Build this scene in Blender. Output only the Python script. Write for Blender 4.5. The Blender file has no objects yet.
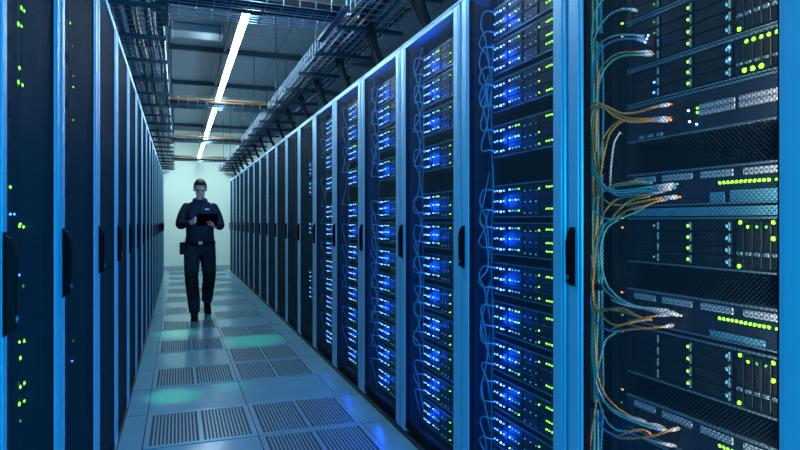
import bpy, math, random
from mathutils import Vector, Matrix
random.seed(7)
sc = bpy.context.scene
COL = sc.collection

# ------------------------------------------------------------------ camera, world, lights, exposure
F, VPX, HOR, CAMH = 605.0, 178.0, 221.0, 1.22
TH = math.atan((400 - VPX) / F)
CT, ST = math.cos(TH), math.sin(TH)
cam = bpy.data.objects.new('camera', bpy.data.cameras.new('camera'))
COL.objects.link(cam)
cam.location = (0, 0, CAMH)
cam.rotation_euler = (math.pi / 2, 0, -TH)
cam.data.sensor_width = 36
cam.data.lens = F / 800 * 36
cam.data.shift_y = -(225 - HOR) / 800
cam.data.clip_start = .02
sc.camera = cam

world = bpy.data.worlds.new('world'); sc.world = world
world.use_nodes = True
bg = world.node_tree.nodes['Background']
bg.inputs[0].default_value = (.01, .16, .55, 1)
bg.inputs[1].default_value = .22

def area(name, loc, rot, sx, sy, color, power):
    l = bpy.data.lights.new(name, 'AREA'); l.shape = 'RECTANGLE'; l.size = sx; l.size_y = sy
    l.color = color; l.energy = power
    o = bpy.data.objects.new(name, l); COL.objects.link(o)
    o.location = loc; o.rotation_euler = rot
    return o
area('blue_back_fill', (.45, -2.6, 1.4), (math.radians(88), 0, 0), 1.6, 1.6, (.0, .54, 1), 115)  # unseen fill lamp added behind the camera for the blue tone
def aim(o, to): o.rotation_euler = (Vector(to) - o.location).to_track_quat('-Z', 'Y').to_euler()
aim(area('blue_side_fill', (-1.3, -.2, 1.45), (0, 0, 0), .8, .6, (.0, .58, 1), 52), (1.3, 1.6, 1.35))  # added fill lamp left of view, no fixture
aim(area('blue_side_fill', (2.0, -1.4, 1.45), (0, 0, 0), .8, .6, (.0, .58, 1), 74), (-.3, 2.2, 1.35))  # second added side fill, right of view, no fixture
STRIP_EMIT = 58.0
def floor_fill_spot(x, y, tx, ty, p, deg):  # added green spots that tint floor patches; no lamp hangs there
    l = bpy.data.lights.new('green_floor_fill', 'SPOT'); l.energy = p; l.color = (.0, 1, .38); l.spot_size = math.radians(deg); l.spot_blend = .8; l.shadow_soft_size = .03
    o = bpy.data.objects.new('green_floor_fill', l); COL.objects.link(o); o.location = (x, y, 2.4)
    o.rotation_euler = (Vector((tx, ty, 0)) - o.location).to_track_quat('-Z', 'Y').to_euler()
floor_fill_spot(-.02, 7.1, -.02, 7.0, 170, 14); floor_fill_spot(0, 4.2, -.03, 4.5, 170, 11); floor_fill_spot(.3, 4.2, .36, 4.6, 90, 8); floor_fill_spot(.7, 7.1, .74, 6.32, 170, 16)
area('end_fill', (.45, 14.3, 2.70), (math.radians(36), 0, 0), .08, .4, (.80, 1, .95), 54)  # added lamp without a fixture, lifts the back wall

sc.view_settings.view_transform = 'Standard'
sc.view_settings.look = 'None'
sc.view_settings.gamma = 1
sc.view_settings.use_curve_mapping = False
sc.view_settings.exposure = 0.0
sc.cycles.use_denoising = True
sc.cycles.max_bounces = 6

# ------------------------------------------------------------------ helpers
def YX(px, X):                       # where the sight line through column px meets the plane x = X
    u = (px - 400) / F
    return X * (CT - u * ST) / (ST + u * CT)
def YZ(px, py, X):
    Y = YX(px, X); d = X * ST + Y * CT
    return Y, CAMH - (py - HOR) / F * d

def nt(name):
    m = bpy.data.materials.new(name); m.use_nodes = True
    return m, m.node_tree.nodes, m.node_tree.links, m.node_tree.nodes['Principled BSDF']
def mat(name, color, rough=.5, metal=0., noise=0., scale=20., bump=0., spec=.5):
    m, n, l, b = nt(name)
    b.inputs['Base Color'].default_value = (*color, 1)
    b.inputs['Roughness'].default_value = rough
    b.inputs['Metallic'].default_value = metal
    b.inputs['Specular IOR Level'].default_value = spec
    tc = n.new('ShaderNodeTexCoord'); nz = n.new('ShaderNodeTexNoise')
    nz.inputs['Scale'].default_value = scale; nz.inputs['Detail'].default_value = 4
    l.new(tc.outputs['Object'], nz.inputs['Vector'])
    if noise:
        mx = n.new('ShaderNodeMix'); mx.data_type = 'RGBA'
        mx.inputs[6].default_value = (*[c * (1 - noise) for c in color], 1)
        mx.inputs[7].default_value = (*[min(1, c * (1 + noise)) for c in color], 1)
        l.new(nz.outputs['Fac'], mx.inputs[0]); l.new(mx.outputs[2], b.inputs['Base Color'])
    if bump:
        bp = n.new('ShaderNodeBump'); bp.inputs['Strength'].default_value = bump; bp.inputs['Distance'].default_value = .01
        l.new(nz.outputs['Fac'], bp.inputs['Height']); l.new(bp.outputs[0], b.inputs['Normal'])
    return m
def emit(name, color, strength):
    m, n, l, b = nt(name)
    b.inputs['Base Color'].default_value = (*[c * .3 for c in color], 1)
    b.inputs['Emission Color'].default_value = (*color, 1)
    b.inputs['Emission Strength'].default_value = strength
    return m

M = {}
M['paint'] = mat('rack_paint', (.22, .47, .68), .38, .2, .06, 8, 0, .8)
M['paint_dark'] = mat('rack_dark_paint', (.006, .012, .018), .5, .2, .1, 10)
M['mesh'] = mat('door_mesh_metal', (.010, .035, .06), .55, 0, 0, 20, 0, .15)
M['handle'] = mat('handle_plastic', (.003, .0035, .005), .6, 0, 0, 20, 0, .04)
M['plinth'] = mat('plinth', (.01, .012, .015), .5)
M['chassis'] = mat('chassis_metal', (.010, .018, .028), .42, .4, .15, 30)
M['bay'] = mat('drive_bay', (.007, .018, .026), .4, .4, .2, 60)
M['trim'] = mat('chassis_trim', (.18, .38, .48), .35, .6, .2, 60)
M['dark'] = mat('dark_slot', (.005, .006, .008), .7)
M['navy'] = mat('switch_face', (.012, .03, .06), .45, .3, .1, 20)
M['wire'] = mat('tray_wire', (.17, .26, .35), .35, .7)
M['bar'] = mat('tray_bar', (.03, .055, .085), .45, .5, .1, 12)
M['hose'] = mat('black_cable', (.008, .010, .014), .5, 0, 0, 60, .1, .25)
M['c_teal'] = mat('teal_cable', (.09, .50, .50), .4, 0, .15, 80)
M['c_blue'] = mat('blue_cable', (.05, .25, .55), .4, 0, .15, 80)
M['c_orange'] = mat('orange_cable', (.85, .34, .07), .4, 0, .15, 80)
M['c_pale'] = mat('pale_cable', (.55, .62, .68), .4, 0, .1, 80)
M['c_ochre'] = mat('ochre_cable', (.40, .18, .05), .5)
M['c_soft'] = mat('soft_teal_cable', (.10, .36, .26), .5)
M['c_navy'] = mat('navy_cable', (.02, .07, .13), .45)
M['boot'] = mat('connector_boot', (.45, .55, .68), .35, .2, .25, 200, .3)
M['green'] = emit('green_light', (.25, 1, .03), 5)
M['green_dim'] = emit('dim_green_light', (.12, .8, .12), .8)
M['blue'] = emit('blue_light', (.03, .16, 1), 18)
M['white'] = emit('white_blue_light', (.28, .55, 1), 7)
M['cyan'] = emit('cyan_light', (.08, .6, .9), 1.4)
M['amber'] = emit('amber_light', (1, .5, .15), 1.6)
M['strip'] = emit('strip_diffuser', (.60, .84, 1), STRIP_EMIT)
M['housing'] = mat('lamp_housing', (.4, .5, .6), .4, .4)
M['beam'] = mat('ceiling_beam', (.03, .06, .085), .5, .2, .1, 4)
M['casing'] = mat('casing_metal', (.28, .38, .46), .3, .7, .1, 6)
M['cloth'] = mat('jacket_cloth', (.008, .018, .036), .85, 0, .25, 30, .3, .2)
M['cloth2'] = mat('trouser_cloth', (.008, .021, .042), .85, 0, .25, 30, .3, .2)
M['pad'] = mat('knee_patch', (.006, .009, .014), .8, 0, .2, 40, .2, .2)
M['leather'] = mat('boot_leather', (.005, .006, .009), .5, 0, 0, 20, 0, .15)
M['skin'] = mat('skin', (.50, .36, .30), .5, 0, .06, 30)
M['hair'] = mat('hair', (.015, .013, .012), .6, 0, .4, 120, .5)
M['badge'] = mat('badge', (.6, .65, .7), .5)
M['eye'] = mat('eye_dark', (.01, .01, .012), .3)
M['screen'] = emit('tablet_screen', (.1, .3, 1), 9)

def pattern_mat(name, base, dark, sx, sy, rough=.4, thr=.28):
    """pale face with a grid of small dark openings (object y / z)"""
    m, n, l, b = nt(name)
    tc = n.new('ShaderNodeTexCoord'); sp = n.new('ShaderNodeSeparateXYZ'); l.new(tc.outputs['Object'], sp.inputs[0])
    outs = []
    for ax, s in (('Y', sx), ('Z', sy)):
        a = n.new('ShaderNodeMath'); a.operation = 'MULTIPLY'; a.inputs[1].default_value = 1 / s; l.new(sp.outputs[ax], a.inputs[0])
        f = n.new('ShaderNodeMath'); f.operation = 'FRACT'; l.new(a.outputs[0], f.inputs[0])
        d = n.new('ShaderNodeMath'); d.operation = 'SUBTRACT'; d.inputs[1].default_value = .5; l.new(f.outputs[0], d.inputs[0])
        e = n.new('ShaderNodeMath'); e.operation = 'ABSOLUTE'; l.new(d.outputs[0], e.inputs[0])
        g = n.new('ShaderNodeMath'); g.operation = 'LESS_THAN'; g.inputs[1].default_value = thr; l.new(e.outputs[0], g.inputs[0])
        outs.append(g)
    mu = n.new('ShaderNodeMath'); mu.operation = 'MULTIPLY'; l.new(outs[0].outputs[0], mu.inputs[0]); l.new(outs[1].outputs[0], mu.inputs[1])
    mx = n.new('ShaderNodeMix'); mx.data_type = 'RGBA'; mx.inputs[6].default_value = (*base, 1); mx.inputs[7].default_value = (*dark, 1)
    l.new(mu.outputs[0], mx.inputs[0]); l.new(mx.outputs[2], b.inputs['Base Color'])
    b.inputs['Roughness'].default_value = rough; b.inputs['Metallic'].default_value = .2
    return m
M['ports'] = pattern_mat('port_block', (.42, .56, .68), (.10, .17, .25), .008, .009)
M['vent'] = pattern_mat('vent_grille', (.10, .42, .62), (.02, .10, .18), .006, .006)

def floor_mat():
    m, n, l, b = nt('raised_floor')
    tc = n.new('ShaderNodeTexCoord'); mp = n.new('ShaderNodeMapping'); l.new(tc.outputs['Object'], mp.inputs[0])
    mp.inputs['Location'].default_value = (.18, -3.5, 0)
    br = n.new('ShaderNodeTexBrick'); br.offset = 0; br.squash = 1
    l.new(mp.outputs[0], br.inputs['Vector'])
    br.inputs['Scale'].default_value = 1; br.inputs['Brick Width'].default_value = .61; br.inputs['Row Height'].default_value = .62
    br.inputs['Mortar Size'].default_value = .003; br.inputs['Mortar Smooth'].default_value = .1
    br.inputs['Color1'].default_value = (.15, .37, .50, 1); br.inputs['Color2'].default_value = (.18, .40, .53, 1); br.inputs['Mortar'].default_value = (.05, .08, .1, 1)
    nz = n.new('ShaderNodeTexNoise'); nz.inputs['Scale'].default_value = 5; nz.inputs['Detail'].default_value = 8; l.new(tc.outputs['Object'], nz.inputs[0])
    nz2 = n.new('ShaderNodeTexNoise'); nz2.inputs['Scale'].default_value = 90; nz2.inputs['Detail'].default_value = 3; l.new(tc.outputs['Object'], nz2.inputs[0])
    mx = n.new('ShaderNodeMix'); mx.data_type = 'RGBA'; mx.blend_type = 'MULTIPLY'; mx.inputs[0].default_value = .3
    rp = n.new('ShaderNodeMapRange'); rp.inputs[1].default_value = .2; rp.inputs[2].default_value = .8; rp.inputs[3].default_value = .3; rp.inputs[4].default_value = 1.2
    ad = n.new('ShaderNodeMath'); ad.operation = 'ADD'; l.new(nz.outputs['Fac'], ad.inputs[0]); l.new(nz2.outputs['Fac'], ad.inputs[1])
    hf = n.new('ShaderNodeMath'); hf.operation = 'MULTIPLY'; hf.inputs[1].default_value = .5; l.new(ad.outputs[0], hf.inputs[0])
    l.new(hf.outputs[0], rp.inputs[0])
    l.new(br.outputs[0], mx.inputs[6]); l.new(rp.outputs[0], mx.inputs[7]); l.new(mx.outputs[2], b.inputs['Base Color'])
    rr = n.new('ShaderNodeMapRange'); rr.inputs[3].default_value = .16; rr.inputs[4].default_value = .3; l.new(nz.outputs['Fac'], rr.inputs[0])
    l.new(rr.outputs[0], b.inputs['Roughness']); b.inputs['Specular IOR Level'].default_value = .7
    return m
M['floor'] = floor_mat()
M['tile'] = mat('vented_tile_metal', (.16, .38, .52), .3, .2, .12, 30)
M['tile_dark'] = mat('vent_hollow', (.015, .03, .045), .6)

def ceiling_mat():
    m, n, l, b = nt('ceiling_panels')
    tc = n.new('ShaderNodeTexCoord')
    br = n.new('ShaderNodeTexBrick'); br.offset = 0
    mp = n.new('ShaderNodeMapping'); mp.inputs['Location'].default_value = (.1, .4, 0); l.new(tc.outputs['Object'], mp.inputs[0]); l.new(mp.outputs[0], br.inputs['Vector'])
    br.inputs['Scale'].default_value = 1; br.inputs['Brick Width'].default_value = 1.36; br.inputs['Row Height'].default_value = 1.0
    br.inputs['Mortar Size'].default_value = .007
    br.inputs['Color1'].default_value = (.08, .14, .19, 1); br.inputs['Color2'].default_value = (.10, .165, .21, 1); br.inputs['Mortar'].default_value = (.03, .055, .08, 1)
    l.new(br.outputs[0], b.inputs['Base Color']); b.inputs['Roughness'].default_value = .6
    return m
M['ceiling'] = ceiling_mat()
M['wall'] = mat('pale_wall', (.66, .84, .80), .6, 0, .03, 3)
M['wall_dark'] = mat('side_wall', (.06, .10, .16), .7, 0, .1, 3)
M['base'] = mat('baseboard', (.35, .45, .47), .5, 0, .05, 5)

class MB:
    def __init__(s): s.v, s.f = [], []
    def add(s, vs, fs):
        b = len(s.v); s.v += [tuple(v) for v in vs]; s.f += [tuple(i + b for i in f) for f in fs]; return s
    def box(s, x0, x1, y0, y1, z0, z1, bev=0.):
        if bev <= 0:
            vs = [(x, y, z) for x in (x0, x1) for y in (y0, y1) for z in (z0, z1)]
            return s.add(vs, [(0, 1, 3, 2), (4, 6, 7, 5), (0, 4, 5, 1), (2, 3, 7, 6), (0, 2, 6, 4), (1, 5, 7, 3)])
        b = bev                       # chamfered box: three nested rings per axis, hull of 24 points
        pts = {}
        vs = []
        for i, x in enumerate((x0, x1)):
            for j, y in enumerate((y0, y1)):
                for k, z in enumerate((z0, z1)):
                    sx, sy, sz = (1 - 2 * i) * b, (1 - 2 * j) * b, (1 - 2 * k) * b
                    for a, p in enumerate(((x, y + sy, z + sz), (x + sx, y, z + sz), (x + sx, y + sy, z))):
                        pts[(i, j, k, a)] = len(vs); vs.append(p)
        P = lambda i, j, k, a: pts[(i, j, k, a)]
        fs = []
        for i in (0, 1): fs.append([P(i, 0, 0, 0), P(i, 1, 0, 0), P(i, 1, 1, 0), P(i, 0, 1, 0)][::(1 if i else -1)])
        for j in (0, 1): fs.append([P(0, j, 0, 1), P(1, j, 0, 1), P(1, j, 1, 1), P(0, j, 1, 1)][::(-1 if j else 1)])
        for k in (0, 1): fs.append([P(0, 0, k, 2), P(1, 0, k, 2), P(1, 1, k, 2), P(0, 1, k, 2)][::(1 if k else -1)])
        for i in (0, 1):
            for j in (0, 1): fs.append([P(i, j, 0, 0), P(i, j, 1, 0), P(i, j, 1, 1), P(i, j, 0, 1)][::(1 if i != j else -1)])
            for k in (0, 1): fs.append([P(i, 0, k, 0), P(i, 1, k, 0), P(i, 1, k, 2), P(i, 0, k, 2)][::(-1 if i != k else 1)])
        for j in (0, 1):
            for k in (0, 1): fs.append([P(0, j, k, 1), P(1, j, k, 1), P(1, j, k, 2), P(0, j, k, 2)][::(1 if j != k else -1)])
        for i in (0, 1):
            for j in (0, 1):
                for k in (0, 1): fs.append([P(i, j, k, 0), P(i, j, k, 1), P(i, j, k, 2)][::(1 if (i + j + k) % 2 else -1)])
        return s.add(vs, fs)
    def tube(s, pts, r, n=6, smooth=True):
        pts = [Vector(p) for p in pts]
        rs = r if isinstance(r, (list, tuple)) else [r] * len(pts)
        vs, fs = [], []
        up = Vector((0, 0, 1)); prev = None
        for i, p in enumerate(pts):
            t = (pts[min(i + 1, len(pts) - 1)] - pts[max(i - 1, 0)]).normalized()
            if prev is None:
                a = t.cross(up)
                if a.length < .1: a = t.cross(Vector((1, 0, 0)))
            else:
                a = prev - t * prev.dot(t)
            a.normalize(); prev = a; b = t.cross(a)
            for k in range(n):
                an = 2 * math.pi * k / n
                vs.append(p + (a * math.cos(an) + b * math.sin(an)) * rs[i])
        for i in range(len(pts) - 1):
            for k in range(n):
                k2 = (k + 1) % n
                fs.append((i * n + k, i * n + k2, (i + 1) * n + k2, (i + 1) * n + k))
        fs.append(tuple(range(n))[::-1]); fs.append(tuple((len(pts) - 1) * n + k for k in range(n)))
        return s.add(vs, fs)
    def ell(s, c, r, rot=None, nu=16, nv=10):
        vs, fs = [], []
        R = rot or Matrix.Identity(3); c = Vector(c)
        vs.append(c + R @ Vector((0, 0, r[2])))
        for j in range(1, nv):
            ph = math.pi * j / nv
            for i in range(nu):
                a = 2 * math.pi * i / nu
                vs.append(c + R @ Vector((r[0] * math.sin(ph) * math.cos(a), r[1] * math.sin(ph) * math.sin(a), r[2] * math.cos(ph))))
        vs.append(c + R @ Vector((0, 0, -r[2])))
        for i in range(nu): fs.append((0, 1 + i, 1 + (i + 1) % nu))
        for j in range(nv - 2):
            for i in range(nu):
                a = 1 + j * nu + i; b = 1 + j * nu + (i + 1) % nu
                fs.append((a, a + nu, b + nu, b))
        e = len(vs) - 1; o = 1 + (nv - 2) * nu
        for i in range(nu): fs.append((o + i, e, o + (i + 1) % nu))
        return s.add(vs, fs)
    def build(s, name, m, parent=None, smooth=False):
        me = bpy.data.meshes.new(name); me.from_pydata(s.v, [], s.f)
        if smooth: me.polygons.foreach_set('use_smooth', [True] * len(me.polygons))
        me.materials.append(m if not isinstance(m, str) else M[m])
        o = bpy.data.objects.new(name, me); COL.objects.link(o)
        if parent: o.parent = parent
        return o
def B(*a, **k): return MB().box(*a, **k)

def tag(o, label=None, cat=None, group=None, kind=None):
    if label: o['label'] = label
    if cat: o['category'] = cat
    if group: o['group'] = group
    if kind: o['kind'] = kind
    return o
def empty(name, loc, label, cat, group=None, rz=0):
    o = bpy.data.objects.new(name, None); COL.objects.link(o); o.location = loc; o.rotation_euler = (0, 0, rz)
    o.empty_display_size = .1
    return tag(o, label, cat, group)
KIDS = {}
def copy_tree(o, parent=None):
    c = o.copy(); COL.objects.link(c)
    if parent: c.parent = parent
    for ch in [x for x in o.children]: copy_tree(ch, c)
    return c
def catmull(P, n=6):
    P = [Vector(p) for p in P]
    P = [P[0] * 2 - P[1]] + P + [P[-1] * 2 - P[-2]]
    out = []
    for i in range(1, len(P) - 2):
        a, b, c, d = P[i - 1:i + 3]
        for k in range(n):
            t = k / n
            out.append(.5 * ((2 * b) + (c - a) * t + (2 * a - 5 * b + 4 * c - d) * t * t + (3 * b - a - 3 * c + d) * t ** 3))
    out.append(P[-2])
    return out
ORD = ['first', 'second', 'third', 'fourth', 'fifth', 'sixth', 'seventh', 'eighth', 'ninth', 'tenth', 'eleventh', 'twelfth', 'thirteenth', 'fourteenth', 'fifteenth', 'sixteenth', 'seventeenth', 'eighteenth', 'nineteenth', 'twentieth', 'twenty-first', 'twenty-second', 'twenty-third', 'twenty-fourth', 'twenty-fifth', 'twenty-sixth']
def ordinal(i):
    if i < 20: return ORD[i]
    t, u = divmod(i + 1, 10)
    return {30: 'thirtieth', 40: 'fortieth'}[i + 1] if u == 0 else '%s-%s' % ({2: 'twenty', 3: 'thirty', 4: 'forty'}[t], ORD[u - 1])
def struct(name, mb, m): return tag(mb.build(name, m), kind='structure')

# ------------------------------------------------------------------ the room
XR, XL = 1.20, -.30
YW = 16.2
CEIL = 3.5
struct('floor', B(-2.2, 3.2, -3.5, YW, -.2, 0), 'floor')
struct('ceiling', B(-2.2, 3.2, .8, YW, CEIL, CEIL + .2), 'ceiling')
struct('wall_back', B(-2.2, 3.2, YW, YW + .2, -.2, CEIL + .2), 'wall')
struct('wall_right', B(3.0, 3.2, .8, YW, 0, CEIL), 'wall_dark')
struct('wall_left', B(-2.2, -2.0, .8, YW, 0, CEIL), 'wall_dark')
struct('baseboard_back', B(-2.0, 3.0, YW - .02, YW, 0, .09), 'base')
for i, y in enumerate((5.2, 8.3, 10.4, 12.6, 15.0)):
    struct('trim_%d' % (i + 1), B(-2.0, 3.0, y, y + .06, CEIL - .07, CEIL, bev=.006), 'beam')
struct('trim_6', B(-.16, -.10, 1, YW, CEIL - .10, CEIL - .01, bev=.006), 'beam')
struct('trim_7', B(.56, .60, 1, YW, CEIL - .05, CEIL - .005), 'beam')

# vented floor tiles: frame with two grilles of slats
def make_tile():
    t = empty('vented_floor_tile', (0, 0, 0), 'x', 'floor tile')
    W, D = .604, .614
    f = MB()
    f.box(0, .028, 0, D, 0, .004).box(W - .028, W, 0, D, 0, .004).box(.29, .314, 0, D, 0, .004)
    f.box(.028, .29, 0, .028, 0, .004).box(.028, .29, D - .028, D, 0, .004).box(.314, W - .028, 0, .028, 0, .004).box(.314, W - .028, D - .028, D, 0, .004)
    f.build('tile_frame', 'tile', t)
    B(.02, W - .02, .02, D - .02, 0, .0008).build('tray', 'tile_dark', t)
    for x0 in (.028, .314):
        g = MB(); n = 13; w = .262 / n
        for k in range(n - 1): g.box(x0 + w * (k + 1) - .0045, x0 + w * (k + 1) + .0045, .028, D - .028, .0008, .0035)
        g.build('grille', 'tile', t)
    return t
proto_tile = make_tile()
spots = [('right', k) for k in (-1, 0, 2, 3, 5, 7, 9, 11, 13, 15, 17, 19)] + [('left', k) for k in (0, 2, 4, 6, 8, 10, 12, 14, 16, 18)]
cnt = {'left': 0, 'right': 0}
for i, (side, k) in enumerate(spots):
    t = proto_tile if i == 0 else copy_tree(proto_tile)
    t.location = (-.177 if side == 'left' else .433, 3.503 + .62 * k, 0)
    tag(t, 'slotted metal floor tile, %s from the camera in the %s-hand column of the aisle' % (ORD[cnt[side]], side), 'floor tile', 'vented floor tiles')
    cnt[side] += 1

# ------------------------------------------------------------------ server cabinets
H, DEP, W0 = 2.225, .95, .80
def door_mesh(y0, y1, z0, z1, p=.0085, w=.0012):
    mb = MB(); x0, x1 = .008, .0084
    Wd, Hd = y1 - y0, z1 - z0
    q = p * math.sqrt(2); h = w / math.sqrt(2)
    for sgn in (1, -1):
        c = -Hd
        while c < Wd:                     # diagonals y = c + z clipped to the opening
            za, zb = max(0, -c), min(Hd, Wd - c)
            if zb - za > .004:
                ya, yb = c + za, c + zb
                if sgn < 0: ya, yb = Wd - ya, Wd - yb
                xo = 0 if sgn > 0 else .0003
                mb.add([(x0 + xo, y0 + ya - h, z0 + za), (x0 + xo, y0 + ya + h, z0 + za), (x0 + xo, y0 + yb + h, z0 + zb), (x0 + xo, y0 + yb - h, z0 + zb),
                        (x1 + xo, y0 + ya - h, z0 + za), (x1 + xo, y0 + ya + h, z0 + za), (x1 + xo, y0 + yb + h, z0 + zb), (x1 + xo, y0 + yb - h, z0 + zb)],
                       [(0, 1, 2, 3), (4, 7, 6, 5), (0, 3, 7, 4), (1, 5, 6, 2)])
            c += q
    return mb
def make_rack():
    t = empty('server_rack', (0, 0, 0), 'x', 'server rack')
    W = W0
    B(.004, .03, .004, W - .004, 0, .03).box(.03, DEP, .004, W - .004, 0, .05).build('plinth', 'plinth', t)
    c = MB()
    c.box(.028, DEP, .004, .022, .05, H - .03).box(.028, DEP, W - .022, W - .004, .05, H - .03)
    c.box(DEP - .02, DEP, .022, W - .022, .05, H - .03).box(.028, DEP - .02, .022, W - .022, .05, .07)
    c.build('cabinet', 'paint_dark', t)
    B(.0, DEP, .003, W - .003, H - .012, H, bev=.003).build('top_panel', 'paint', t)
    for y in (.055, .655): B(.085, .115, y, y + .03, .07, H - .03).build('mounting_rail', 'paint_dark', t)
    d = MB(); s = .080
    for y0, y1 in ((.007, s), (W - s, W - .007)):
        d.box(.0, .026, y0, y1, .035, H - .014, bev=.004)
        d.box(-.003, .0, y0 + .016, y1 - .016, .07, H - .03, bev=.0014)
    d.box(.0, .026, s, W - s, H - .034, H - .014)
    door = d.build('door', 'paint', t)
    B(.002, .024, s, W - s, .06, .10).box(.004, .0275, s, s + .004, .1, H - .034).box(.004, .0275, W - s - .004, W - s, .1, H - .034).build('dark_lip_and_rail', 'handle', door)  # dark bottom rail; lip strips added to hide blue glow on the stiles
    door_mesh(s, W - s, .10, H - .034).build('door_mesh', 'mesh', door)
    # swing handle: tapered black body on a base plate, pivot boss and lock
    hd = MB(); yc = W - .036
    hd.box(-.006, -.003, yc - .014, yc + .016, 1.01, 1.20, bev=.001)
    prof = [(-.006, 1.012), (-.021, 1.02), (-.023, 1.155), (-.015, 1.188), (-.006, 1.195)]
    n = len(prof)
    hd.add([(x, yc - .012, z) for x, z in prof] + [(x, yc + .012, z) for x, z in prof],
           [tuple(range(n)), tuple(range(2 * n - 1, n - 1, -1))] + [(k, k + n, (k + 1) % n + n, (k + 1) % n) for k in range(n)])
    hob = hd.build('handle', 'handle', door)
    MB().tube([(-.022, yc, 1.04), (-.025, yc, 1.04)], .007, 10).build('lock', 'wire', hob)
    return t
rack0 = make_rack(); used = False
GR = [.85, 1.68, 2.475, 3.265, 4.06, 4.83, 5.60, 6.37, 7.15, 7.95, 8.77, 9.6, 10.42, 11.25, 12.07, 12.9, 13.72, 14.55, 15.37]
GL = [1.255, 1.85, 2.66, 3.46, 4.26, 5.06, 5.86, 6.66, 7.46, 8.26, 9.06, 9.86, 10.66, 11.46, 12.26, 13.06, 13.86, 14.66]
state = {0: 'nearest the camera, full of patch cables', 1: 'blue-lit servers stacked behind its mesh door', 2: 'blue and green lights behind its mesh door',
         3: 'blue lights behind its mesh door', 4: 'blue lights behind its narrow-looking mesh door', 5: 'faint blue lights behind its door', 6: 'faint blue dots behind its door', 7: 'a few blue dots behind its door'}
for i in range(len(GR) - 1):
    r = rack0 if not used else copy_tree(rack0); used = True
    r.location = (XR, GR[i], 0); r.scale = (1, (GR[i + 1] - GR[i]) / W0, 1)
    tag(r, '%s rack of the right-hand row, %s' % (ORD[i], state.get(i, 'dark behind its mesh door')), 'server rack', 'racks of the right-hand row')
for i in range(len(GL) - 1):
    r = copy_tree(rack0)
    r.location = (XL, GL[i + 1], 0); r.rotation_euler = (0, 0, math.pi); r.scale = (1, (GL[i + 1] - GL[i]) / W0, 1)
    tag(r, '%s rack of the left-hand row, %s' % (ORD[i], 'a few green lights behind its mesh door' if i < 3 else 'dark behind its mesh door'), 'server rack', 'racks of the left-hand row')

# ------------------------------------------------------------------ blue-lit server chassis, racks two to eight of the right row
# local frame: x into the rack from the face, y from the chassis' far edge towards the camera (-Y), z up
XF = XR + .075
LED = {}
def led(kind, m, w, h, parent, y, z, x=0):
    key = (m, w, h, kind)
    if key not in LED:
        o = B(-.003, .001, -w / 2, w / 2, -h / 2, h / 2, bev=min(w, h) * .25).build(kind, m)
        LED[key] = o
    else:
        o = LED[key].copy(); COL.objects.link(o)
    o.parent = parent; o.location = (x, y, z)
    return o
def make_block(detail, seed):
    rnd = random.Random(seed)
    t = empty('server_chassis', (0, 0, 0), 'x', 'server')
    Wc = .475; hz = .068
    b = MB().box(.006, .60, -Wc, 0, -hz, hz)
    b.build('chassis', 'chassis', t)
    B(-.001, .006, -Wc, 0, hz - .004, hz).box(-.001, .006, -Wc, 0, -hz, -hz + .004).build('trim', 'trim', t)
    for r in (1, 0, -1):
        z = r * .0435
        nd = MB()
        nd.box(.0, .006, -.115, -.004, z - .019, z + .019, bev=.0015)
        for a, c in ((-.235, -.12), (-.345, -.24), (-.47, -.35)):
            nd.box(.001, .006, c - (c - a) + .003, c - .003, z - .019, z + .019, bev=.0015)
            nd.box(-.001, .001, a + .008, a + .014, z - .014, z + .014)
        node = nd.build('server_node', 'bay', t)
        if detail:
            led('port_light', 'blue', .007, .005, node, -.012, z)
            led('port_light', 'blue', .009, .006, node, -.034, z + .001)
            led('port_light', 'white', .013, .008, node, -.060 - rnd.random() * .006, z - .001)
            led('port_light', 'blue', .008, .006, node, -.088, z)
            for k, y in enumerate((-.135, -.158, -.182, -.205)):
                led('status_light', 'white' if k < 1 else ('green' if rnd.random() < .35 else 'cyan'), .009, .006, node, y, z + .002)
            if rnd.random() < .8: led('status_light', 'green', .007, .006, node, -.35, z - .004)
            if r != 0 or rnd.random() < .35:
                zz = z + .006 * rnd.choice((-1, 0, 1))
                for y in (-.400, -.417, -.434, -.451): led('status_light', 'green', .0068, .006, node, y, zz)
            for y in (-.25, -.29, -.33): led('status_light', 'cyan', .004, .004, node, y, z - .008)
        else:
            led('port_light', 'blue', .010, .007, node, -.03, z); led('port_light', 'white', .012, .008, node, -.06, z)
            led('port_light', 'cyan', .009, .006, node, -.10, z); led('status_light', 'green' if rnd.random() < .4 else 'cyan', .009, .006, node, -.17, z)
    return t
def glow(loc, power, r=.03, color=(.02, .12, 1)):
    l = bpy.data.lights.new('port_glow', 'POINT'); l.energy = power; l.color = color; l.shadow_soft_size = r
    o = bpy.data.objects.new('port_glow', l); COL.objects.link(o); o.location = loc
ZB = [2.062, 1.910, 1.750, 1.558, 1.303, 1.145, .976, .812, .651, .490, .332, .175]
variants = [make_block(True, s) for s in range(4)]
variants_far = [make_block(False, s) for s in range(2)]
vu, vfu = set(), set()
for ri in range(1, 7):
    n = 0
    for bi, z in enumerate(ZB):
        if ri >= 6 and bi in (0, 6, 11): continue
        if ri == 6 and bi % 3 == 1: continue
        V, U = (variants, vu) if ri <= 5 else (variants_far, vfu)
        k = (bi * 3 + ri) % len(V)
        if k in U: t = copy_tree(V[k])
        else: t = V[k]; U.add(k)
        t.location = (XF, GR[ri + 1] - .17, z)
        tag(t, '%s blue-lit server chassis from the top, in the %s rack of the right-hand row' % (ORD[n], ORD[ri]), 'server', 'blue-lit servers in the %s right-hand rack' % ORD[ri])
        n += 1
        if ri <= 5: glow((XF - .018, GR[ri + 1] - .17 - .085, z), {1: 1.5, 2: 1.25, 3: .95, 4: .55, 5: .2}[ri], color=(.0, .07, 1))

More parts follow.
